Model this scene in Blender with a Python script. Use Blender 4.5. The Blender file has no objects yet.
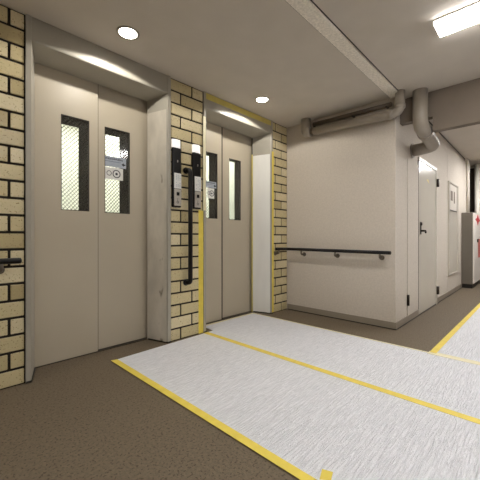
import bpy, bmesh, math, random
from mathutils import Vector, Matrix

random.seed(7)
S = bpy.context.scene
COL = S.collection
R = math.radians

# ------------------------------------------------------------------ materials
def nt(name):
    m = bpy.data.materials.new(name)
    m.use_nodes = True
    t = m.node_tree
    return m, t, t.nodes['Principled BSDF']

def srgb(r, g, b):
    f = lambda v: (v / 255 / 12.92) if v / 255 <= 0.04045 else ((v / 255 + 0.055) / 1.055) ** 2.4
    return (f(r), f(g), f(b), 1.0)

def surf(name, col, rough=0.6, metal=0.0, var=0.06, nscale=8.0, bump=0.0, bscale=60.0, bdist=0.004,
         stretch=(1, 1, 1), spec=0.5, speck=None, coat=0.0):
    """principled surface: noise-mottled colour, optional noise bump, optional dark specks"""
    m, t, p = nt(name)
    N, L = t.nodes, t.links
    p.inputs['Roughness'].default_value = rough
    p.inputs['Metallic'].default_value = metal
    p.inputs['Specular IOR Level'].default_value = spec
    p.inputs['Coat Weight'].default_value = coat
    p.inputs['Coat Roughness'].default_value = 0.12
    tc = N.new('ShaderNodeTexCoord')
    mp = N.new('ShaderNodeMapping'); mp.inputs['Scale'].default_value = stretch
    L.new(tc.outputs['Object'], mp.inputs['Vector'])
    no = N.new('ShaderNodeTexNoise'); no.inputs['Scale'].default_value = nscale
    no.inputs['Detail'].default_value = 5.0
    L.new(mp.outputs['Vector'], no.inputs['Vector'])
    cr = N.new('ShaderNodeValToRGB')
    cr.color_ramp.elements[0].position = 0.3
    cr.color_ramp.elements[1].position = 0.7
    cr.color_ramp.elements[0].color = tuple(c * (1 - var) for c in col[:3]) + (1,)
    cr.color_ramp.elements[1].color = tuple(min(1, c * (1 + var)) for c in col[:3]) + (1,)
    L.new(no.outputs['Fac'], cr.inputs['Fac'])
    out = cr.outputs['Color']
    if speck:
        n2 = N.new('ShaderNodeTexNoise'); n2.inputs['Scale'].default_value = speck[1]
        n2.inputs['Detail'].default_value = 3.0
        L.new(mp.outputs['Vector'], n2.inputs['Vector'])
        r2 = N.new('ShaderNodeValToRGB')
        r2.color_ramp.elements[0].position = speck[2]; r2.color_ramp.elements[0].color = (0, 0, 0, 1)
        r2.color_ramp.elements[1].position = speck[2] + 0.06; r2.color_ramp.elements[1].color = (1, 1, 1, 1)
        L.new(n2.outputs['Fac'], r2.inputs['Fac'])
        mx = N.new('ShaderNodeMix'); mx.data_type = 'RGBA'
        L.new(r2.outputs['Color'], mx.inputs['Factor'])
        L.new(out, mx.inputs['A']); mx.inputs['B'].default_value = speck[0]
        out = mx.outputs['Result']
    L.new(out, p.inputs['Base Color'])
    if bump:
        nb = N.new('ShaderNodeTexNoise'); nb.inputs['Scale'].default_value = bscale
        nb.inputs['Detail'].default_value = 4.0
        L.new(mp.outputs['Vector'], nb.inputs['Vector'])
        bp = N.new('ShaderNodeBump'); bp.inputs['Strength'].default_value = bump
        bp.inputs['Distance'].default_value = bdist
        L.new(nb.outputs['Fac'], bp.inputs['Height'])
        L.new(bp.outputs['Normal'], p.inputs['Normal'])
    return m

def emit(name, col, strength):
    m, t, p = nt(name)
    p.inputs['Base Color'].default_value = (0.9, 0.9, 0.9, 1)
    p.inputs['Emission Color'].default_value = col
    p.inputs['Emission Strength'].default_value = strength
    return m

M = {}
M['floor'] = surf('floor_vinyl', srgb(108, 96, 79), 0.62, var=0.16, nscale=70, bump=0.5, bscale=170, bdist=0.003,
                  speck=(srgb(78, 66, 51), 90, 0.57), spec=0.35)
M['ceiling'] = surf('ceiling_paint', srgb(206, 198, 187), 0.9, var=0.03, nscale=5, bump=0.2, bscale=150, bdist=0.002, spec=0.2)
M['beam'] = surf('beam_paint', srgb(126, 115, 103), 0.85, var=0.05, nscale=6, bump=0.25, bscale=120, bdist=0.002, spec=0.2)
M['wall'] = surf('wall_spray_coat', srgb(198, 189, 177), 0.8, var=0.06, nscale=55, bump=0.6, bscale=95, bdist=0.004, spec=0.25)
M['rear'] = surf('rear_wall_paint', srgb(196, 188, 174), 0.8, var=0.03, nscale=6)
M['baseboard'] = surf('baseboard_vinyl', srgb(140, 130, 116), 0.5, var=0.05)
M['dark_base'] = surf('dark_base', srgb(30, 26, 22), 0.5, var=0.1)
M['frame'] = surf('frame_steel_paint', srgb(163, 158, 146), 0.36, var=0.05, nscale=5, bump=0.05, bscale=20, spec=0.5)
M['film'] = surf('protective_film_grey', srgb(194, 187, 174), 0.42, var=0.14, nscale=9, bump=0.35, bscale=16, bdist=0.004,
                 stretch=(1, 1, 0.5), speck=(srgb(112, 103, 88), 7, 0.66))
M['film_white'] = surf('protective_film_white', srgb(226, 225, 220), 0.5, var=0.05, nscale=6, bump=0.25, bscale=10, bdist=0.004, stretch=(1, 1, 0.25))
M['door'] = surf('elevator_door_paint', srgb(184, 174, 155), 0.42, var=0.025, nscale=3, bump=0.05, bscale=160, bdist=0.001, spec=0.4)
M['rubber'] = surf('rubber', srgb(48, 42, 36), 0.7, var=0.05)
M['steel'] = surf('brushed_steel', srgb(176, 170, 160), 0.35, metal=0.85, var=0.08, nscale=20, stretch=(1, 1, 8))
M['sill'] = surf('sill_metal', srgb(60, 53, 46), 0.45, metal=0.5, var=0.1, nscale=20)
M['black'] = surf('black_plastic', srgb(12, 11, 12), 0.3, var=0.1, spec=0.3)
M['bracket'] = surf('bracket_steel', srgb(112, 103, 92), 0.4, metal=0.5, var=0.1)
M['plate'] = surf('satin_plate', srgb(186, 180, 170), 0.4, metal=0.3, var=0.06, nscale=20, stretch=(1, 1, 8))
M['rail'] = surf('rail_resin', srgb(14, 11, 10), 0.42, var=0.15, nscale=30, spec=0.3)
M['lens'] = emit('lantern_lens', (1, 0.97, 0.92, 1), 0.35)
M['white'] = surf('white_plastic', srgb(226, 224, 218), 0.45, var=0.02)
M['paper'] = surf('white_label', srgb(224, 224, 220), 0.6, var=0.03, nscale=40)
M['notice'] = surf('wall_notice', srgb(204, 197, 187), 0.6, var=0.03)
M['notice_ink'] = surf('notice_ink', srgb(112, 100, 88), 0.6, var=0.05)
M['sticker'] = surf('sticker_blue_grey', srgb(164, 172, 184), 0.5, var=0.06, nscale=25)
M['ink'] = surf('sticker_ink', srgb(58, 58, 66), 0.6, var=0.05)
M['tape'] = surf('yellow_tape', srgb(230, 208, 88), 0.5, var=0.08, nscale=14, bump=0.3, bscale=30, bdist=0.002)
M['tape_pale'] = surf('pale_tape', srgb(232, 225, 190), 0.5, var=0.05, nscale=14)
M['tape_fade'] = surf('yellow_tape_thin', srgb(206, 190, 104), 0.5, var=0.08, nscale=14)
M['pipe'] = surf('pipe_grey_paint', srgb(154, 145, 133), 0.42, var=0.06, nscale=12, bump=0.08, bscale=60, bdist=0.001)
M['pipe_dark'] = surf('dark_pipe_and_shadow', srgb(96, 84, 70), 0.5, var=0.06, nscale=12)
M['strip'] = surf('joint_cover_paint', srgb(236, 229, 217), 0.55, var=0.16, nscale=60, bump=0.4, bscale=120, bdist=0.002)
M['steel_door'] = surf('steel_door_paint', srgb(204, 197, 184), 0.24, var=0.02, nscale=4, spec=0.5)
M['trim_light'] = surf('door_trim_paint', srgb(222, 216, 204), 0.35, var=0.02)
M['dark_metal'] = surf('dark_metal', srgb(46, 38, 32), 0.4, metal=0.6, var=0.1)
M['cab_grey'] = surf('cabinet_grey', srgb(112, 105, 94), 0.5, var=0.03)
M['cab_white'] = surf('cabinet_white', srgb(246, 238, 230), 0.35, var=0.02)
M['red'] = surf('red_mark', srgb(196, 22, 34), 0.45, var=0.05)
M['pink'] = surf('pale_red_mark', srgb(226, 132, 124), 0.45, var=0.05)
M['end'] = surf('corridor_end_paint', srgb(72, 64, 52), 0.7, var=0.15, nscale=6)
M['car_out'] = surf('car_door_dark', srgb(22, 22, 21), 0.5, var=0.08)
M['car_in'] = surf('car_wall_white', srgb(238, 238, 230), 0.6, var=0.02)
M['car_light'] = emit('car_lamp', (1, 0.98, 0.94, 1), 5.0)
M['tube'] = emit('fluorescent_diffuser', (1, 0.985, 0.975, 1), 23.0)
M['tube_far'] = emit('corridor_diffuser', (1, 0.985, 0.975, 1), 46.0)
M['lamp_disc'] = emit('downlight_disc', (1, 0.93, 0.82, 1), 14.0)
M['mortar'] = surf('dark_mortar', srgb(30, 23, 17), 0.9, var=0.15, nscale=40)

def brick_mat():
    m, t, p = nt('glazed_brick_tile')
    N, L = t.nodes, t.links
    p.inputs['Roughness'].default_value = 0.24
    p.inputs['Specular IOR Level'].default_value = 0.5
    g = N.new('ShaderNodeNewGeometry')
    cr = N.new('ShaderNodeValToRGB')
    e = cr.color_ramp.elements
    e[0].position = 0.0; e[0].color = srgb(176, 160, 118)
    e[1].position = 1.0; e[1].color = srgb(218, 206, 172)
    x = e.new(0.12); x.color = srgb(198, 184, 143)
    x = e.new(0.6); x.color = srgb(208, 194, 154)
    L.new(g.outputs['Random Per Island'], cr.inputs['Fac'])
    tc = N.new('ShaderNodeTexCoord')
    n1 = N.new('ShaderNodeTexNoise'); n1.inputs['Scale'].default_value = 110; n1.inputs['Detail'].default_value = 3
    L.new(tc.outputs['Object'], n1.inputs['Vector'])
    r1 = N.new('ShaderNodeValToRGB')
    r1.color_ramp.elements[0].position = 0.62; r1.color_ramp.elements[0].color = (0, 0, 0, 1)
    r1.color_ramp.elements[1].position = 0.70; r1.color_ramp.elements[1].color = (0.9, 0.9, 0.9, 1)
    L.new(n1.outputs['Fac'], r1.inputs['Fac'])
    mx = N.new('ShaderNodeMix'); mx.data_type = 'RGBA'
    L.new(r1.outputs['Color'], mx.inputs['Factor'])
    L.new(cr.outputs['Color'], mx.inputs['A']); mx.inputs['B'].default_value = srgb(126, 104, 66)
    L.new(mx.outputs['Result'], p.inputs['Base Color'])
    n2 = N.new('ShaderNodeTexNoise'); n2.inputs['Scale'].default_value = 55; n2.inputs['Detail'].default_value = 3
    L.new(tc.outputs['Object'], n2.inputs['Vector'])
    b = N.new('ShaderNodeBump'); b.inputs['Strength'].default_value = 0.45; b.inputs['Distance'].default_value = 0.004
    L.new(n2.outputs['Fac'], b.inputs['Height'])
    L.new(b.outputs['Normal'], p.inputs['Normal'])
    return m
M['brick'] = brick_mat()

def sheet_mat():
    """white corrugated protective sheet: fine ribs along X plus a wrinkled surface"""
    m, t, p = nt('white_corrugated_sheet')
    N, L = t.nodes, t.links
    p.inputs['Roughness'].default_value = 0.45
    tc = N.new('ShaderNodeTexCoord')
    mp = N.new('ShaderNodeMapping'); mp.inputs['Scale'].default_value = (5.0, 54, 1)
    L.new(tc.outputs['Object'], mp.inputs['Vector'])
    n1 = N.new('ShaderNodeTexNoise'); n1.inputs['Scale'].default_value = 1.6
    n1.inputs['Detail'].default_value = 5; n1.inputs['Distortion'].default_value = 1.1
    L.new(mp.outputs['Vector'], n1.inputs['Vector'])
    n2 = N.new('ShaderNodeTexNoise'); n2.inputs['Scale'].default_value = 2.2; n2.inputs['Detail'].default_value = 3
    L.new(tc.outputs['Object'], n2.inputs['Vector'])
    cr = N.new('ShaderNodeValToRGB')
    cr.color_ramp.elements[0].position = 0.35; cr.color_ramp.elements[0].color = srgb(226, 228, 234)
    cr.color_ramp.elements[1].position = 0.65; cr.color_ramp.elements[1].color = srgb(238, 239, 245)
    L.new(n1.outputs['Fac'], cr.inputs['Fac'])
    L.new(cr.outputs['Color'], p.inputs['Base Color'])
    ma = N.new('ShaderNodeMath'); ma.operation = 'MULTIPLY_ADD'
    L.new(n2.outputs['Fac'], ma.inputs[0]); ma.inputs[1].default_value = 0.5
    L.new(n1.outputs['Fac'], ma.inputs[2])
    b = N.new('ShaderNodeBump'); b.inputs['Strength'].default_value = 0.9; b.inputs['Distance'].default_value = 0.02
    L.new(ma.outputs['Value'], b.inputs['Height'])
    L.new(b.outputs['Normal'], p.inputs['Normal'])
    return m
M['sheet'] = sheet_mat()

def wired_glass(name, sgn, tone, op):
    m = bpy.data.materials.new(name); m.use_nodes = True
    t = m.node_tree; N, L = t.nodes, t.links
    N.clear()
    out = N.new('ShaderNodeOutputMaterial')
    tr = N.new('ShaderNodeBsdfTransparent'); tr.inputs['Color'].default_value = (0.93, 0.94, 0.92, 1)
    gl = N.new('ShaderNodeBsdfGlossy'); gl.inputs['Roughness'].default_value = 0.08
    lw = N.new('ShaderNodeLayerWeight'); lw.inputs['Blend'].default_value = 0.5
    pw = N.new('ShaderNodeMath'); pw.operation = 'POWER'; pw.inputs[1].default_value = 4.0
    L.new(lw.outputs['Facing'], pw.inputs[0])
    fr = N.new('ShaderNodeMath'); fr.operation = 'MULTIPLY_ADD'; fr.inputs[1].default_value = 0.6; fr.inputs[2].default_value = 0.035
    L.new(pw.outputs['Value'], fr.inputs[0])
    a = N.new('ShaderNodeMixShader')
    L.new(fr.outputs['Value'], a.inputs['Fac']); L.new(tr.outputs['BSDF'], a.inputs[1]); L.new(gl.outputs['BSDF'], a.inputs[2])
    tc = N.new('ShaderNodeTexCoord')
    vals = []
    for s in (sgn,):
        d = N.new('ShaderNodeVectorMath'); d.operation = 'DOT_PRODUCT'
        d.inputs[1].default_value = (s * 34, 0, 30)
        L.new(tc.outputs['Object'], d.inputs[0])
        f = N.new('ShaderNodeMath'); f.operation = 'FRACT'
        L.new(d.outputs['Value'], f.inputs[0])
        c = N.new('ShaderNodeMath'); c.operation = 'LESS_THAN'; c.inputs[1].default_value = 0.30
        L.new(f.outputs['Value'], c.inputs[0])
        vals.append(c)
    w = N.new('ShaderNodeBsdfDiffuse'); w.inputs['Color'].default_value = tone
    sc = N.new('ShaderNodeMath'); sc.operation = 'MULTIPLY'; sc.inputs[1].default_value = op
    L.new(vals[0].outputs['Value'], sc.inputs[0])
    b = N.new('ShaderNodeMixShader')
    L.new(sc.outputs['Value'], b.inputs['Fac']); L.new(a.outputs['Shader'], b.inputs[1]); L.new(w.outputs['BSDF'], b.inputs[2])
    L.new(b.outputs['Shader'], out.inputs['Surface'])
    return m
M['glass'] = wired_glass('wired_glass', -1, srgb(128, 124, 114), .36)
M['car_glass'] = wired_glass('car_wired_glass', 1, srgb(96, 94, 86), .25)

# ------------------------------------------------------------------ mesh helpers
def box(bm, x0, x1, y0, y1, z0, z1, mi=0, bev=0.0, seg=2):
    vs = [bm.verts.new(v) for v in ((x0, y0, z0), (x1, y0, z0), (x1, y1, z0), (x0, y1, z0),
                                    (x0, y0, z1), (x1, y0, z1), (x1, y1, z1), (x0, y1, z1))]
    fs = [bm.faces.new([vs[i] for i in q]) for q in ((0, 3, 2, 1), (4, 5, 6, 7), (0, 1, 5, 4), (1, 2, 6, 5), (2, 3, 7, 6), (3, 0, 4, 7))]
    for f in fs: f.material_index = mi
    if bev:
        es = list({e for f in fs for e in f.edges})
        r = bmesh.ops.bevel(bm, geom=es, offset=bev, segments=seg, profile=0.5, affect='EDGES')
        for f in r['faces']: f.material_index = mi
    return fs

def prism(bm, pts, ax, a, b, mi=0):
    """extrude a closed polygon along axis ax from a to b; pts are the two other coordinates in axis order"""
    def mk(u, v, w):
        return {'x': (w, u, v), 'y': (u, w, v), 'z': (u, v, w)}[ax]
    A = [bm.verts.new(mk(u, v, a)) for u, v in pts]
    B = [bm.verts.new(mk(u, v, b)) for u, v in pts]
    n = len(pts); fs = []
    fs.append(bm.faces.new(A)); fs.append(bm.faces.new(list(reversed(B))))
    for i in range(n):
        fs.append(bm.faces.new([A[i], B[i], B[(i + 1) % n], A[(i + 1) % n]]))
    for f in fs: f.material_index = mi
    bmesh.ops.recalc_face_normals(bm, faces=fs)
    return fs

def fillet(pts, rad, n=6):
    P = [Vector(p) for p in pts]
    out = [P[0]]
    for i in range(1, len(P) - 1):
        a, b, c = P[i - 1], P[i], P[i + 1]
        u = (a - b); v = (c - b)
        d = min(rad, u.length * 0.49, v.length * 0.49)
        s, e = b + u.normalized() * d, b + v.normalized() * d
        for k in range(n + 1):
            q = k / n
            out.append((s * (1 - q) ** 2) + (b * 2 * q * (1 - q)) + (e * q ** 2))
    out.append(P[-1])
    return out

def tube(bm, pts, r, seg=20, mi=0, sx=1.0, sz=1.0, caps=True):
    """round (or oval) tube along a polyline; r number or list"""
    P = [Vector(p) for p in pts]
    rr = r if isinstance(r, (list, tuple)) else [r] * len(P)
    T = []
    for i in range(len(P)):
        a = P[max(0, i - 1)]; b = P[min(len(P) - 1, i + 1)]
        T.append((b - a).normalized())
    up = Vector((0, 0, 1)) if abs(T[0].z) < 0.9 else Vector((1, 0, 0))
    rings = []
    n = (up - T[0] * up.dot(T[0])).normalized()
    for i in range(len(P)):
        n = (n - T[i] * n.dot(T[i])).normalized()
        bn = T[i].cross(n)
        ring = []
        for k in range(seg):
            a = 2 * math.pi * k / seg
            ring.append(bm.verts.new(P[i] + n * (math.cos(a) * rr[i] * sz) + bn * (math.sin(a) * rr[i] * sx)))
        rings.append(ring)
    fs = []
    for i in range(len(P) - 1):
        for k in range(seg):
            fs.append(bm.faces.new([rings[i][k], rings[i][(k + 1) % seg], rings[i + 1][(k + 1) % seg], rings[i + 1][k]]))
    for f in fs: f.smooth = True
    if caps:
        fs.append(bm.faces.new(list(reversed(rings[0])))); fs.append(bm.faces.new(rings[-1]))
    for f in fs: f.material_index = mi
    bmesh.ops.recalc_face_normals(bm, faces=fs)
    return fs

def obj(name, bm, mats, parent=None, loc=None):
    me = bpy.data.meshes.new(name)
    bm.to_mesh(me); bm.free()
    for m in (mats if isinstance(mats, (list, tuple)) else [mats]):
        me.materials.append(m)
    o = bpy.data.objects.new(name, me)
    COL.objects.link(o)
    if parent:
        o.parent = parent
        o.matrix_parent_inverse = Matrix.Translation(-Vector(parent.location))
    if loc: o.location = loc
    return o

def B(): return bmesh.new()

def mk(name, mats, fn, parent=None):
    bm = B(); fn(bm); return obj(name, bm, mats, parent)

def tag(o, label=None, cat=None, group=None, kind=None):
    if label: o['label'] = label
    if cat: o['category'] = cat
    if group: o['group'] = group
    if kind: o['kind'] = kind
    return o

def thing(name, label, cat, loc=(0, 0, 0), group=None):
    o = bpy.data.objects.new(name, None); COL.objects.link(o)
    o.empty_display_size = 0.1
    o.location = loc
    return tag(o, label, cat, group)

def struct(name, mats, fn, label=None, cat=None):
    return tag(mk(name, mats, fn), label, cat, None, 'structure')

# ------------------------------------------------------------------ key measures (metres)
H, D, XC, YC = 2.40, 2.414, 3.416, 1.0675
BX0, BX1, BZ = 3.556, 3.64, 2.005
CH = 2.50
XE = 8.40

# ------------------------------------------------------------------ setting
struct('floor', M['floor'], lambda b: box(b, -3.2, XE + .2, -3.2, 2.70, -0.10, 0))
struct('ceiling', M['ceiling'], lambda b: (box(b, -3.2, BX0, -3.2, 2.70, H, H + .2)))
struct('ceiling', M['ceiling'], lambda b: box(b, BX1, XE + .2, -3.2, YC + .3, CH, CH + .1))

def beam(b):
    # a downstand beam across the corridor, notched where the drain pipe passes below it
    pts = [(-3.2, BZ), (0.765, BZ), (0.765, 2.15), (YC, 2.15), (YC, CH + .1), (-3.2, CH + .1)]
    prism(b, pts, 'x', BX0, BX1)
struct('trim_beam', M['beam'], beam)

struct('wall_back', M['wall'], lambda b: box(b, XC, XC + .384, YC, 2.70, 0, H + .05, bev=0.006))
struct('wall_corridor', M['wall'], lambda b: (box(b, XC + .384, 5.92, YC + .0015, YC + .15, 0, CH),
                                              box(b, 5.925, 7.80, YC + .0015, YC + .15, 0, CH)))
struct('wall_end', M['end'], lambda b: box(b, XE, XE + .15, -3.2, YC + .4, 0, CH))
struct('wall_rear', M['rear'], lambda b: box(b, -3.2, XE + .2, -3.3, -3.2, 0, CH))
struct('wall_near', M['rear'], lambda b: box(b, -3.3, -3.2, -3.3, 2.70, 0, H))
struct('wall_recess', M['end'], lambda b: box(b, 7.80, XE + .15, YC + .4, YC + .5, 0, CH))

struct('baseboard_back', [M['baseboard'], M['dark_base']], lambda b: (
    prism(b, [(D - .01, 0), (D - .01, .075), (YC - .009, .075), (YC - .009, 0)][::1], 'x', XC - .009, XC),
    box(b, XC - .011, XC, YC - .011, D - .012, 0, .010, 1)))
struct('baseboard_corridor', [M['baseboard'], M['dark_base']], lambda b: (
    box(b, XC, 4.237, YC - .009, YC + .0015, 0, .075), box(b, 5.15, 7.15, YC - .009, YC + .0015, 0, .075),
    box(b, XC, 7.15, YC - .011, YC + .001, 0, .010, 1)))

struct('trim_shadow_gap', M['dark_base'], lambda b: box(b, BX1, 7.80, YC - .006, YC + .0015, CH - .014, CH))  # shadow gap under the corridor ceiling, put in as a dark strip

# the expansion joint cover running along the ceiling
def strip(b):
    box(b, -3.2, XC - .01, 1.012, 1.112, H - .018, H, 0, bev=.004)
    box(b, -3.2, XC - .01, 1.112, 1.124, H - .002, H, 1)
    box(b, -3.2, XC - .01, 1.004, 1.012, H - .002, H, 1)
struct('trim_ceiling', [M['strip'], M['dark_base']], strip)

# ------------------------------------------------------------------ brick wall (three piers of laid tile)
ROW = H / 22
G = 0.0078
def brick_section(bm, x0, x1, cuts_even, cuts_odd):
    box(bm, x0, x1, D + .006, 2.64, 0, H, 1)
    for r in range(22):
        cs = [x0] + sorted(cuts_odd if r % 2 else cuts_even) + [x1]
        for a, c in zip(cs[:-1], cs[1:]):
            box(bm, a + G, c - G, D - .002, D + .03, r * ROW + G, (r + 1) * ROW - G, 0, bev=.003, seg=1)
xs_o = [0.411 - .243 * k for k in range(0, 15)]
xs_e = [0.411 - .1215 - .243 * k for k in range(0, 14)]
for args in ((-3.2, .498, xs_e, xs_o), (1.600, 1.985, [1.716], [1.846]), (3.091, XC, [3.288], [3.165])):
    struct('wall_left', [M['brick'], M['mortar']], lambda b, a=args: brick_section(b, *a))

# ------------------------------------------------------------------ elevators
def elevator_frame(x0, x1, xa, xb, label, film, film_top, white):
    t = thing('elevator_entrance', label, 'door frame', ((x0 + x1) / 2, D, 0), 'elevator door frames')
    yb, yf, zt, zi = 2.64, D - .012, 2.24, 2.216
    def jamb_l(b):
        prism(b, [(x0, yf), (x0 + .028, yf), (x0 + .034, yf + .012), (xa, yb), (x0, yb)], 'z', 0, H)
    def jamb_r(b):
        prism(b, [(x1, yf), (x1 - .028, yf), (x1 - .034, yf + .012), (xb, yb), (x1, yb)], 'z', 0, H)
    mk('jamb', M['frame'], jamb_l, t); mk('jamb', M['frame'], jamb_r, t)
    def header(b):
        yh = yf + .005
        prism(b, [(yh, H), (yh, zt + .012), (yh + .004, zt + .003), (yh + .012, zt), (yb - .001, zi), (yb - .001, H)], 'x', x0 + .029, x1 - .029)
    mk('header', M['frame'], header, t)
    mk('sill', M['sill'], lambda b: box(b, xa, xb, 2.638, 2.72, 0, .004), t)
    # protective sheet taped over the right-hand splayed jamb
    def cover(b):
        ux, uy = xb - (x1 - .034), yb - (yf + .012)
        l = math.hypot(ux, uy); nx, ny = uy / l, -ux / l
        if nx > 0: nx, ny = -nx, -ny
        p0 = (x1 - .036, yf + .016); p1 = (x1 - .034 + ux * .97, yf + .012 + uy * .97)
        e = .004
        prism(b, [p0, p1, (p1[0] + nx * e, p1[1] + ny * e), (p0[0] + nx * e, p0[1] + ny * e)], 'z', .012, film_top)
    tag(mk('protective_sheet', film, cover, t), white)
    e = .003
    for s, xo, xi in ((1, x0, xa), (-1, x1, xb)):
        def foot(b):
            prism(b, [(xo, yf - e), (xo + s * (.028 + e), yf - e), (xo + s * (.034 + e), yf + .010), (xi + s * e, yb - .02), (xi - s * .01, yb - .02), (xo, yf + .02)], 'z', 0, .014)
        mk('base_strip', M['dark_base'], foot, t)
    return t

def door_panel(x0, x1, y, wx0, wx1, label, sticker=None, gasket=False):
    z0, z1, wz0, wz1 = .006, 2.235, 1.160, 1.897
    t = thing('elevator_door', label, 'elevator door', ((x0 + x1) / 2, y, z0), 'sliding elevator door panels')
    th = .03
    def leaf(b):
        box(b, x0, wx0, y, y + th, z0, z1); box(b, wx1, x1, y, y + th, z0, z1)
        box(b, wx0, wx1, y, y + th, z0, wz0); box(b, wx0, wx1, y, y + th, wz1, z1)
        bmesh.ops.remove_doubles(b, verts=b.verts, dist=1e-5)
    mk('leaf', M['door'], leaf, t)
    def rim(b):
        w = .006
        for a in ((wx0, wx0 + w, wz0, wz1), (wx1 - w, wx1, wz0, wz1), (wx0, wx1, wz0, wz0 + w), (wx0, wx1, wz1 - w, wz1)):
            box(b, a[0], a[1], y + .002, y + .026, a[2], a[3])
    mk('window_rim', M['rubber'], rim, t)
    mk('window_glass', M['glass'], lambda b: box(b, wx0 + .004, wx1 - .004, y + .014, y + .019, wz0 + .004, wz1 - .004), t)
    if gasket:
        mk('rubber_edge', M['rubber'], lambda b: box(b, x1 - .001, x1 + gasket, y + .002, y + .028, z0, z1), t)
    if sticker:
        sx0, sx1, sz0, sz1, nx0, nx1, nz0, nz1 = sticker
        yy = y + .0125
        st = tag(mk('sticker', M['sticker'], lambda b: box(b, sx0, sx1, yy - .001, yy, sz0, sz1), t), 'blue grey sticker with a row of small dark lettering')
        def ink(b):
            n = 9; w = (sx1 - sx0) * .8 / n; h = (sz1 - sz0)
            for k in range(n):
                a = sx0 + (sx1 - sx0) * .06 + k * w
                for q in range(2):
                    u = a + w * (.08 + .45 * q); v = sz0 + h * (.66 + random.random() * .05)
                    box(b, u, u + w * .22, yy - .0018, yy - .001, v, v + h * (.14 + .1 * random.random()))
                box(b, a, a + w * .75, yy - .0018, yy - .001, sz0 + h * .74, sz0 + h * .78)
            box(b, sx0 + .01, sx1 - .05, yy - .0018, yy - .001, sz0 + h * .5, sz0 + h * .53)
        mk('lettering', M['ink'], ink, st)
        def arrow(b):
            cx, cz = sx1 - .022, sz0 + (sz1 - sz0) * .36
            prism(b, [(cx - .02, cz), (cx, cz + .016), (cx, cz + .006), (cx + .016, cz + .006), (cx + .016, cz - .006), (cx, cz - .006), (cx, cz - .016)], 'y', yy - .0018, yy - .001)
        mk('arrow', M['black'], arrow, st)
        no = tag(mk('notice', M['paper'], lambda b: box(b, nx0, nx1, yy - .001, yy, nz0, nz1), t), 'white notice with round pictogram')
        def rings(b):
            cx, cz, r = nx0 + (nx1 - nx0) * .64, nz0 + (nz1 - nz0) * .5, min(nx1 - nx0, nz1 - nz0) * .34
            for (c, q, w, nn) in ((cx, r, .008, 24), (cx, r * .32, r * .32, 16), (nx0 + (nx1 - nx0) * .24, r * .62, .005, 18)):
                for k in range(nn):
                    a0, a1 = 2 * math.pi * k / nn, 2 * math.pi * (k + 1) / nn
                    v = [(c + math.cos(a) * s, cz + math.sin(a) * s) for a, s in ((a0, q), (a1, q), (a1, max(q - w, .0004)), (a0, max(q - w, .0004)))]
                    prism(b, v, 'y', yy - .0018, yy - .001)
        mk('pictogram', M['ink'], rings, no)
    return t

def elevator_car(x0, x1, yf, wins, label):
    t = thing('elevator_car', label, 'elevator car', ((x0 + x1) / 2, yf + .5, 0), 'elevator cars behind the doors')
    z0, z1, y1 = .01, 2.28, yf + 1.25
    wz0, wz1 = 1.165, 1.90
    def front(b):
        xs = [x0] + [v for w in wins for v in w] + [x1]
        for k in range(0, len(xs), 2): box(b, xs[k], xs[k + 1], yf, yf + .006, z0, z1)
        for w in wins:
            box(b, w[0], w[1], yf, yf + .006, z0, wz0); box(b, w[0], w[1], yf, yf + .006, wz1, z1)
    mk('car_door', M['car_out'], front, t)
    for w in wins:
        mk('car_window_glass', M['car_glass'], lambda b, w=w: box(b, w[0], w[1], yf + .002, yf + .0045, wz0, wz1), t)
    def shell(b):
        box(b, x0, x0 + .03, yf + .006, y1, z0, z1); box(b, x1 - .03, x1, yf + .006, y1, z0, z1)
        box(b, x0, x1, y1, y1 + .03, z0, z1); box(b, x0, x1, yf + .006, y1, z1, z1 + .03); box(b, x0, x1, yf + .006, y1, z0 - .0, z0 + .03)
    mk('car_wall', M['car_in'], shell, t)
    mk('car_lamp', M['car_light'], lambda b: box(b, x0 + .06, x1 - .06, yf + .04, y1 - .2, z1 - .03, z1 - .002), t)
    return t

elevator_frame(.498, 1.600, .600, 1.500, 'grey steel frame with deep splayed jambs around the nearer, left elevator', M['film'], 2.10,
               'mottled grey film over the jamb')
elevator_frame(1.985, 3.091, 2.088, 2.980, 'steel frame around the farther elevator, edged with yellow tape', M['film_white'], 1.985,
               'white protective sheet over the jamb')
door_panel(.575, 1.052, 2.645, .774, .984, 'wide beige sliding door panel with clear window, left half of the nearer elevator', gasket=.004)
door_panel(1.03, 1.525, 2.679, 1.121, 1.350, 'beige sliding door panel with stickered window, right half of the nearer elevator',
           sticker=(1.122, 1.318, 1.565, 1.655, 1.125, 1.29, 1.455, 1.56))
door_panel(2.065, 2.447, 2.645, 2.175, 2.385, 'beige sliding door panel with stickered window, left half of the farther elevator', gasket=.018,
           sticker=(2.222, 2.378, 1.505, 1.575, 2.245, 2.345, 1.385, 1.50))
door_panel(2.43, 3.005, 2.679, 2.60, 2.805, 'beige sliding door panel with plain dark window, right half of the farther elevator')
elevator_car(.45, 1.65, 2.885, ((.774, .984), (1.121, 1.350)), 'brightly lit car behind the door windows of the nearer elevator')
elevator_car(1.95, 3.15, 2.79, ((2.175, 2.385), (2.60, 2.810)), 'lit car behind the door windows of the farther elevator')
struct('wall_shaft', M['end'], lambda b: (box(b, 1.72, 1.88, 2.70, 4.3, 0, H + .2), box(b, .2, .36, 2.70, 4.3, 0, H + .2), box(b, 3.2, 3.36, 2.70, 4.3, 0, H + .2),
       box(b, .2, 3.36, 4.3, 4.4, 0, H + .2), box(b, .2, 3.36, 2.70, 4.4, H + .2, H + .3)))
struct('floor', M['dark_base'], lambda b: box(b, .2, 3.36, 2.70, 4.4, -.1, -.004))

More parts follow.
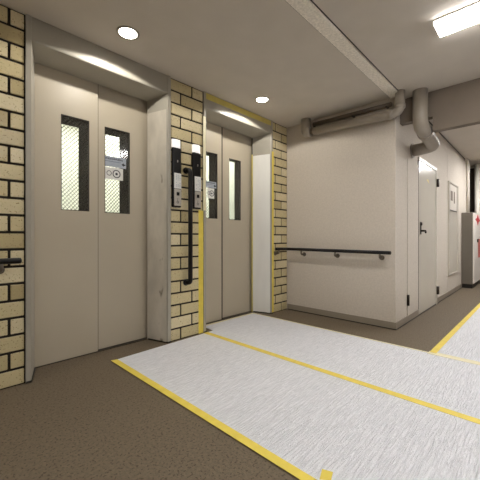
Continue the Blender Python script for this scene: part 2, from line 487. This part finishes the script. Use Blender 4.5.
# ------------------------------------------------------------------ call panels
def call_panel(x0, label):
    t = thing('elevator_call_panel', label, 'elevator call panel', (x0 + .05, D, 1.22), 'elevator call panels on the brick pier')
    x1 = x0 + .092
    yf = 2.384
    mk('housing', M['black'], lambda b: box(b, x0, x1, yf, D, 1.224, 1.768, bev=.008), t)
    def lens(b):
        n = 10
        pts = [(x0 + .002, D - .001)] + [(x0 + .046 - .044 * math.cos(math.pi * k / n), yf + .018 - .02 * math.sin(math.pi * k / n)) for k in range(n + 1)] + [(x1 - .002, D - .001)]
        prism(b, pts, 'z', 1.769, 1.842)
    tag(mk('lantern_lens', M['lens'], lens, t), 'white arrival lamp')
    mk('indicator', M['steel'], lambda b: prism(b, [(x0 + .05 + .006 * math.cos(a), 1.645 + .012 * math.sin(a)) for a in [k * math.pi / 6 for k in range(12)]], 'y', yf - .0012, yf + .001), t)
    pl = mk('label_plate', M['paper'], lambda b: box(b, x0 + .012, x1 - .004, yf - .004, yf, 1.395, 1.535, bev=.0015), t)
    def txt(b):
        for c in range(3):
            z = 1.52
            while z > 1.415:
                h = .005 + random.random() * .006
                if random.random() > .25: box(b, x0 + .028 + c * .02, x0 + .037 + c * .02, yf - .0046, yf - .004, z - h, z)
                z -= h + .006
    mk('lettering', M['sticker'], txt, pl)
    bp = mk('button_plate', M['plate'], lambda b: box(b, x0 + .012, x1 - .004, yf - .004, yf, 1.238, 1.391, bev=.002), t)
    mk('call_button', M['black'], lambda b: box(b, x0 + .035, x0 + .065, yf - .009, yf - .004, 1.330, 1.362, bev=.003), bp)
    def icon(b):   # small wheelchair sign
        cx, cz = x0 + .049, 1.272
        for k in range(14):
            a0, a1 = R(150 + k * 18), R(150 + (k + 1) * 18)
            prism(b, [(cx + .013 * math.cos(a0), cz + .013 * math.sin(a0)), (cx + .013 * math.cos(a1), cz + .013 * math.sin(a1)),
                      (cx + .009 * math.cos(a1), cz + .009 * math.sin(a1)), (cx + .009 * math.cos(a0), cz + .009 * math.sin(a0))], 'y', yf - .0048, yf - .004)
        box(b, cx - .004, cx + .001, yf - .0048, yf - .004, cz, cz + .022)
        box(b, cx - .004, cx + .012, yf - .0048, yf - .004, cz, cz + .004)
        box(b, cx - .0045, cx + .0025, yf - .0048, yf - .004, cz + .025, cz + .032)
    mk('wheelchair_sign', M['ink'], icon, bp)
    return t
call_panel(1.611, 'black and silver elevator call panel beside the nearer elevator, left of the grab bar')
call_panel(1.843, 'black and silver elevator call panel beside the farther elevator, right of the grab bar')

# ------------------------------------------------------------------ rails
def bracket(b, p, q):
    """arm from the underside of the rail p, down and back to a wall flange at q"""
    p, q = Vector(p), Vector(q)
    c = Vector((p.x, p.y, q.z))
    tube(b, fillet([p, c, q], .02), .011, 12)
    d = (c - q).normalized()
    tube(b, [q, q + d * .008], .026, 16)

t = thing('grab_bar', 'tall black vertical grab bar on the brick pier between the two call panels', 'grab bar', (1.781, D, .5))
mk('bar', M['rail'], lambda b: tube(b, fillet([(1.770, D - .004, 1.578), (1.781, 2.352, 1.578), (1.781, 2.352, .526), (1.770, D - .004, .526)], .035), .021, 18), t)
for z in (1.578, .526):
    mk('flange', M['black'], lambda b, z=z: tube(b, [(1.768, D - .003, z), (1.769, D - .016, z)], .030, 18), t)

t = thing('handrail', 'black handrail along the beige rendered wall, turning onto the brick at the corner', 'handrail', (XC, 1.7, .79))
rl = mk('rail', M['rail'], lambda b: tube(b, fillet([(3.092, 2.350, .806), (3.345, 2.350, .800), (3.345, 1.100, .792)], .07), .0185, 18, sx=1.05), t)
mk('end_cap', M['dark_metal'], lambda b: tube(b, [(3.345, 1.102, .792), (3.345, 1.092, .792), (3.345, 1.088, .792)], [.019, .019, .012], 18), t)
for y in (2.15, 1.70, 1.20):
    mk('bracket', M['bracket'], lambda b, y=y: bracket(b, (3.345, y, .785), (XC, y, .735)), t)
mk('bracket', M['bracket'], lambda b: bracket(b, (3.15, 2.350, .797), (3.15, D - .004, .748)), t)

t = thing('handrail', 'dark handrail on the brick wall left of the nearer elevator', 'handrail', (-.6, D, .78))
mk('rail', M['rail'], lambda b: tube(b, [(-1.9, 2.350, .804), (.450, 2.350, .804), (.460, 2.350, .804), (.464, 2.350, .804)], [.0185, .0185, .017, .010], 18), t)
for x in (.362, -.55, -1.45):
    mk('bracket', M['bracket'], lambda b, x=x: bracket(b, (x, 2.350, .797), (x, D - .004, .748)), t)

# ------------------------------------------------------------------ ceiling lights
def downlight(x, y, label, power):
    t = thing('downlight', label, 'downlight', (x, y, H), 'recessed downlights in a row above the elevators')
    def ring(b):
        n = 40; prof = [(.078, 0), (.076, -.006), (.066, -.007), (.060, -.002)]
        rings = [[b.verts.new((x + r * math.cos(2 * math.pi * k / n), y + r * math.sin(2 * math.pi * k / n), H + z)) for k in range(n)] for r, z in prof]
        for a, c in zip(rings[:-1], rings[1:]):
            for k in range(n):
                f = b.faces.new([a[k], c[k], c[(k + 1) % n], a[(k + 1) % n]]); f.smooth = True
        bmesh.ops.recalc_face_normals(b, faces=b.faces)
        for f in b.faces:
            pass
    mk('trim_ring', M['frame'], ring, t)
    def disc(b):
        n = 32
        prism(b, [(x + .0605 * math.cos(2 * math.pi * k / n), y + .0605 * math.sin(2 * math.pi * k / n)) for k in range(n)], 'z', H - .003, H - .0005)
    tag(mk('lamp', M['lamp_disc'], disc, t), 'glowing lamp face')
    ld = bpy.data.lights.new('downlight_beam', 'SPOT')
    ld.energy = power; ld.color = (1, .95, .87); ld.spot_size = R(153); ld.spot_blend = .10; ld.shadow_soft_size = .018
    lo = bpy.data.objects.new('downlight_beam', ld); COL.objects.link(lo)
    lo.parent = t; lo.location = (0, 0, -.012)
    return t
P_DOWN = 17
downlight(1.047, 2.107, 'round recessed downlight in the ceiling before the nearer elevator', P_DOWN)
downlight(2.530, 2.107, 'round recessed downlight in the ceiling before the farther elevator', P_DOWN)
downlight(-.44, 2.107, 'unseen downlight added to brighten the hall, left of both elevators', P_DOWN)  # added out of view for general light, continuing the row spacing

def fluorescent(x0, x1, y0, y1, z, label, mat='tube'):
    t = thing('fluorescent_ceiling_light', label, 'ceiling light', ((x0 + x1) / 2, (y0 + y1) / 2, z), 'long fluorescent fittings on the ceiling')
    mk('housing', M['white'], lambda b: (box(b, x0, x1, y0, y1, z - .012, z + .002), box(b, x0, x1, y0, y0 + .008, z - .034, z - .012),
                                         box(b, x0, x1, y1 - .008, y1, z - .034, z - .012)), t)
    tag(mk('diffuser', M[mat], lambda b: box(b, x0 + .003, x1 - .003, y0 + .008, y1 - .008, z - .032, z - .0125, bev=.008), t), 'glowing diffuser')
    return t
fluorescent(2.395, 2.588, -.73, .518, H, 'bright rectangular fluorescent light on the ceiling at upper right')
fluorescent(.72, .913, -1.35, -.10, H, 'rectangular fluorescent light on the ceiling behind the viewpoint')
fluorescent(-1.2, -1.007, -1.35, -.10, H, 'unseen fluorescent light added at the near left to brighten the hall')  # added fitting out of view, lifts the general light on the near side
fluorescent(6.6, 7.8, .15, .35, CH, 'fluorescent light on the far corridor ceiling', 'tube_far')
fluorescent(4.5, 5.7, -.45, -.25, CH, 'fluorescent light on the corridor ceiling past the beam', 'tube_far')

# ------------------------------------------------------------------ pipes
t = thing('drain_pipe', 'grey pipe running along the top of the rendered wall and up into the ceiling', 'pipe', (3.33, 1.5, H))
mk('pipe_run', M['pipe'], lambda b: tube(b, fillet([(3.335, 1.965, 2.2306), (3.335, 1.000, 2.187), (3.335, 1.000, H)], .085), .045, 22), t)
mk('elbow', M['pipe'], lambda b: tube(b, fillet([(3.335, 2.075, H), (3.335, 2.075, 2.236), (3.335, 2.000, 2.233)], .055), .060, 22), t)
mk('collar', M['pipe'], lambda b: tube(b, [(3.335, 1.000, 2.232), (3.335, 1.000, 2.268)], .050, 22), t)
mk('collar', M['pipe'], lambda b: tube(b, [(3.335, 1.062, 2.190), (3.335, 1.10, 2.192)], .050, 22), t)
mk('shadow_stub', M['pipe_dark'], lambda b: tube(b, [(3.335, 2.001, 2.2325), (3.335, 1.964, 2.2305)], .040, 22), t)  # socket shadow between elbow and run, put into the stub's dark colour
t = thing('conduit', 'thin dark pipe close under the ceiling behind the grey drain pipe', 'pipe', (3.385, 1.5, 2.33))
mk('pipe_run', M['pipe_dark'], lambda b: tube(b, [(3.388, 2.005, 2.335), (3.388, 1.10, 2.315)], .024, 14), t)
for y in (1.98, 1.50, 1.14):
    mk('clip', M['dark_metal'], lambda b, y=y: box(b, 3.36, XC, y - .01, y + .01, 2.292, 2.30), t)
t = thing('waste_pipe', 'thick grey pipe bending under the ceiling beam into the corridor wall', 'pipe', (3.45, .852, H))
mk('pipe_run', M['pipe'], lambda b: tube(b, fillet([(3.46, .852, H), (3.46, .852, 2.055), (4.00, .842, 1.965), (4.00, YC + .01, 1.955)], .10, 8), .067, 26), t)
mk('flange', M['pipe'], lambda b: tube(b, [(4.00, YC + .001, 1.956), (4.00, YC - .012, 1.956)], .082, 26), t)
mk('collar', M['pipe'], lambda b: tube(b, [(3.62, .850, 2.029), (3.66, .849, 2.022)], .074, 26), t)

t = thing('conduit', 'pale vertical pipe above the grey cabinet at the far end of the wall', 'pipe', (7.7, 1.03, 1.42))
mk('pipe_run', M['trim_light'], lambda b: tube(b, fillet([(7.72, 1.040, 1.416), (7.72, 1.040, 2.42), (7.55, 1.045, CH)], .10), .026, 14), t)
t = thing('conduit', 'thick pale vertical pipe rising beside the end wall of the corridor', 'pipe', (8.2, .945, 0))
mk('pipe_run', M['trim_light'], lambda b: tube(b, [(8.28, .955, 0), (8.28, .955, CH)], .052, 16), t)
struct('trim_end', M['trim_light'], lambda b: box(b, XE - .03, XE, -3.2, YC + .3, CH - .05, CH))

# ------------------------------------------------------------------ corridor doors and hatch
d1 = thing('door_1', 'pale glossy steel door with lever handle in the corridor wall', 'door', (4.237, YC, 0)); d1['kind'] = 'structure'
mk('leaf', M['steel_door'], lambda b: box(b, 4.25, 5.10, YC - .008, YC + .0015, .012, 1.885, bev=.002), d1)
def dframe(b):
    box(b, 5.112, 5.15, YC - .014, YC + .0015, 0, 1.93); box(b, 4.237, 5.15, YC - .014, YC + .0015, 1.893, 1.93)
mk('door_frame', M['trim_light'], dframe, d1)
mk('rebate', M['rubber'], lambda b: (box(b, 4.231, 4.248, YC - .006, YC + .0015, .012, 1.89), box(b, 5.10, 5.112, YC - .004, YC + .0015, .012, 1.89)), d1)
for z in (1.72, .20):
    mk('hinge', M['dark_metal'], lambda b, z=z: tube(b, [(5.135, YC - .022, z - .055), (5.135, YC - .022, z + .055)], .022, 12), d1)
def lever(b):
    box(b, 4.29, 4.345, YC - .014, YC - .008, .985, 1.14, bev=.004)
    tube(b, [(4.317, YC - .012, 1.03), (4.317, YC - .055, 1.03)], .011, 12)
    tube(b, fillet([(4.317, YC - .053, 1.03), (4.352, YC - .055, 1.03), (4.368, YC - .053, 1.005)], .012), .011, 12)
    tube(b, [(4.317, YC - .012, 1.115), (4.317, YC - .026, 1.115)], .020, 14)
mk('handle', M['dark_metal'], lever, d1)
mk('sticker', M['tape_fade'], lambda b: prism(b, [(4.60, 1.70), (4.74, 1.655), (4.68, 1.71)], 'y', YC - .009, YC - .008), d1)
d2 = thing('door_2', 'narrow steel access door beside the glossy corridor door, below the thick pipe', 'door', (3.8, YC, 0)); d2['kind'] = 'structure'
mk('leaf', M['wall'], lambda b: box(b, 3.808, 4.228, YC - .006, YC + .0015, .012, 1.83, bev=.002), d2)
mk('hinge', M['dark_metal'], lambda b: tube(b, [(3.803, YC - .012, .19), (3.803, YC - .012, .31)], .014, 12), d2)

t = thing('inspection_hatch', 'pale metal inspection hatch with a paper notice in the corridor wall', 'hatch', (6.3, YC, .33))
def hframe(b):
    x0, x1, z0, z1, w = 5.955, 6.75, .33, 1.86, .035
    box(b, x0, x0 + w * 1.4, YC - .018, YC + .0015, z0, z1); box(b, x1 - w, x1, YC - .018, YC + .0015, z0, z1)
    box(b, x0 + w, x1 - w, YC - .018, YC + .0015, z0, z0 + w * .6); box(b, x0 + w, x1 - w, YC - .018, YC + .0015, z1 - w * .6, z1)
mk('hatch_frame', M['steel_door'], hframe, t)
mk('hatch_panel', M['steel_door'], lambda b: box(b, 6.003, 6.716, YC - .008, YC + .0015, .350, 1.840), t)
mk('notice_rim', M['dark_metal'], lambda b: (box(b, 6.01, 6.03, YC - .016, YC - .0085, 1.39, 1.82), box(b, 6.03, 6.60, YC - .016, YC - .0085, 1.39, 1.405)), t)
no = mk('notice', M['notice'], lambda b: box(b, 6.03, 6.60, YC - .012, YC - .0085, 1.406, 1.82), t)
mk('lettering', M['notice_ink'], lambda b: (box(b, 6.10, 6.26, YC - .0135, YC - .012, 1.56, 1.72), box(b, 6.36, 6.45, YC - .0135, YC - .012, 1.53, 1.73)), no)

t = thing('wall_cabinet', 'grey cabinet with white front and red marks at the far end of the corridor', 'cabinet', (7.65, .97, 0))
mk('carcass', M['cab_grey'], lambda b: box(b, 7.15, 8.22, .895, YC - .0, .075, 1.415, bev=.006), t)
mk('plinth', M['dark_base'], lambda b: box(b, 7.17, 8.20, .905, YC, 0, .075), t)
dr = mk('cabinet_door', M['cab_white'], lambda b: box(b, 7.16, 8.21, .878, .895, .09, 1.405, bev=.004), t)
def diamond(b, cx, cz, w, h): prism(b, [(cx - w, cz), (cx - w * .35, cz + h * .35), (cx, cz + h), (cx + w * .35, cz + h * .35), (cx + w, cz), (cx + w * .35, cz - h * .35), (cx, cz - h), (cx - w * .35, cz - h * .35)], 'y', .8765, .878)
tag(mk('red_mark', M['red'], lambda b: diamond(b, 7.66, 1.29, .34, .11), dr), 'red diamond shaped mark')
tag(mk('red_panel', M['pink'], lambda b: box(b, 7.68, 8.10, .8765, .878, .55, .92), dr), 'pale red panel')
mk('knob', M['dark_metal'], lambda b: tube(b, [(7.60, .878, .885), (7.60, .862, .885)], .035, 14), dr)

# ------------------------------------------------------------------ floor protection and tape
def sheet(pts, label, seed=0):
    bm = B()
    prism(bm, pts, 'z', .0005, .0045)
    o = obj('protective_floor_sheet', bm, M['sheet'])
    return tag(o, label, 'floor sheet', 'white protective sheets on the floor')
YN = -1.3
sheet([(1.064, 2.362), (1.995, 2.385), (1.995, YN), (1.064, YN)], 'white ribbed protective floor sheet nearest the viewer, before the brick pier')
sheet([(2.003, 2.388), (2.10, 2.392), (2.12, 2.592), (2.925, 2.572), (2.925, YN), (2.003, YN)], 'white ribbed protective floor sheet leading into the farther elevator doorway')
sheet([(2.935, .635), (6.5, .59), (6.5, YN), (2.935, YN)], 'white protective floor sheet at far right, running down the corridor')
def tape(name, mat, pts, z0, z1, label):
    bm = B(); prism(bm, pts, 'z', z0, z1)
    return tag(obj(name, bm, mat), label, 'tape', 'tape strips on the floor sheets')
tape('floor_tape', M['tape'], [(1.040, 2.372), (1.086, 2.36), (1.084, YN), (1.040, YN)], .0047, .0057, 'yellow tape along the near edge of the white floor sheets')
tape('floor_tape', M['tape'], [(1.972, 2.392), (2.026, 2.392), (2.034, YN), (1.980, YN)], .0047, .0057, 'yellow tape over the seam between the two big white floor sheets')
tape('floor_tape', M['tape_pale'], [(2.890, .66), (2.965, .66), (2.965, YN), (2.890, YN)], .0047, .0057, 'pale tape over the seam before the corridor sheet at right')
tape('floor_tape', M['tape_pale'], [(2.908, 2.560), (2.930, 2.572), (2.930, .66), (2.908, .66)], .0047, .0057, 'thin pale tape along the back edge of the farther floor sheet')
tape('floor_tape', M['tape'], [(2.938, .655), (2.938, .607), (6.5, .572), (6.5, .612)], .0059, .0069, 'yellow tape along the corridor edge of the right hand floor sheet')
tape('floor_tape', M['tape'], [(1.094, .62), (1.12, .585), (1.165, .60), (1.15, .64)], .0047, .0057, 'torn scrap of yellow tape by the near sheet edge')
tape('floor_tape', M['tape_pale'], [(2.07, 2.565), (2.11, 2.600), (2.925, 2.590), (2.925, 2.562)], .0047, .0057, 'pale tape along the sill of the farther elevator')

def vtape(mat, fn, label):
    bm = B(); fn(bm)
    return tag(obj('masking_tape', bm, mat), label, 'tape', 'tape strips on the farther elevator frame')
YT = D - .0135
vtape(M['tape'], lambda b: box(b, 1.925, 1.984, D - .0036, D - .0022, .004, 1.215), 'bright yellow tape on the brick edge left of the farther elevator')
vtape(M['tape_pale'], lambda b: box(b, 1.974, 2.006, YT - .0012, YT, 1.217, 2.15), 'pale tape on the upper left edge of the farther elevator frame')
vtape(M['tape'], lambda b: box(b, 3.074, 3.108, YT - .0012, YT, .016, 2.02), 'yellow tape on the right edge of the farther elevator frame beside the brick')
vtape(M['tape_fade'], lambda b: box(b, 2.957, 2.973, 2.632, 2.6365, .005, 2.0), 'thin yellow tape in the inner corner right of the farther elevator doors')
vtape(M['tape_fade'], lambda b: box(b, 2.016, 3.060, D - .0085, D - .0072, 2.335, 2.395), 'yellow tape across the top of the farther elevator frame')

# ------------------------------------------------------------------ world, camera, colour management
w = bpy.data.worlds.new('hall_world'); S.world = w; w.use_nodes = True
w.node_tree.nodes['Background'].inputs['Color'].default_value = (.9, .92, 1, 1)
w.node_tree.nodes['Background'].inputs['Strength'].default_value = 0.05

cd = bpy.data.cameras.new('camera'); cam = bpy.data.objects.new('camera', cd); COL.objects.link(cam)
cam.location = (0, 0, .95)
cam.rotation_euler = (R(90), 0, R(43.84 - 90))
cd.sensor_width = 36; cd.sensor_fit = 'HORIZONTAL'
cd.lens = 36 * 312.1 / 480
cd.shift_y = -2.68 / 480
cd.clip_start = .02
S.camera = cam

S.view_settings.view_transform = 'Standard'
S.view_settings.look = 'None'
S.view_settings.gamma = 1.0
S.view_settings.exposure = 0.44
S.view_settings.use_curve_mapping = False
S.cycles.max_bounces = 10
S.cycles.diffuse_bounces = 6
S.cycles.transparent_max_bounces = 12
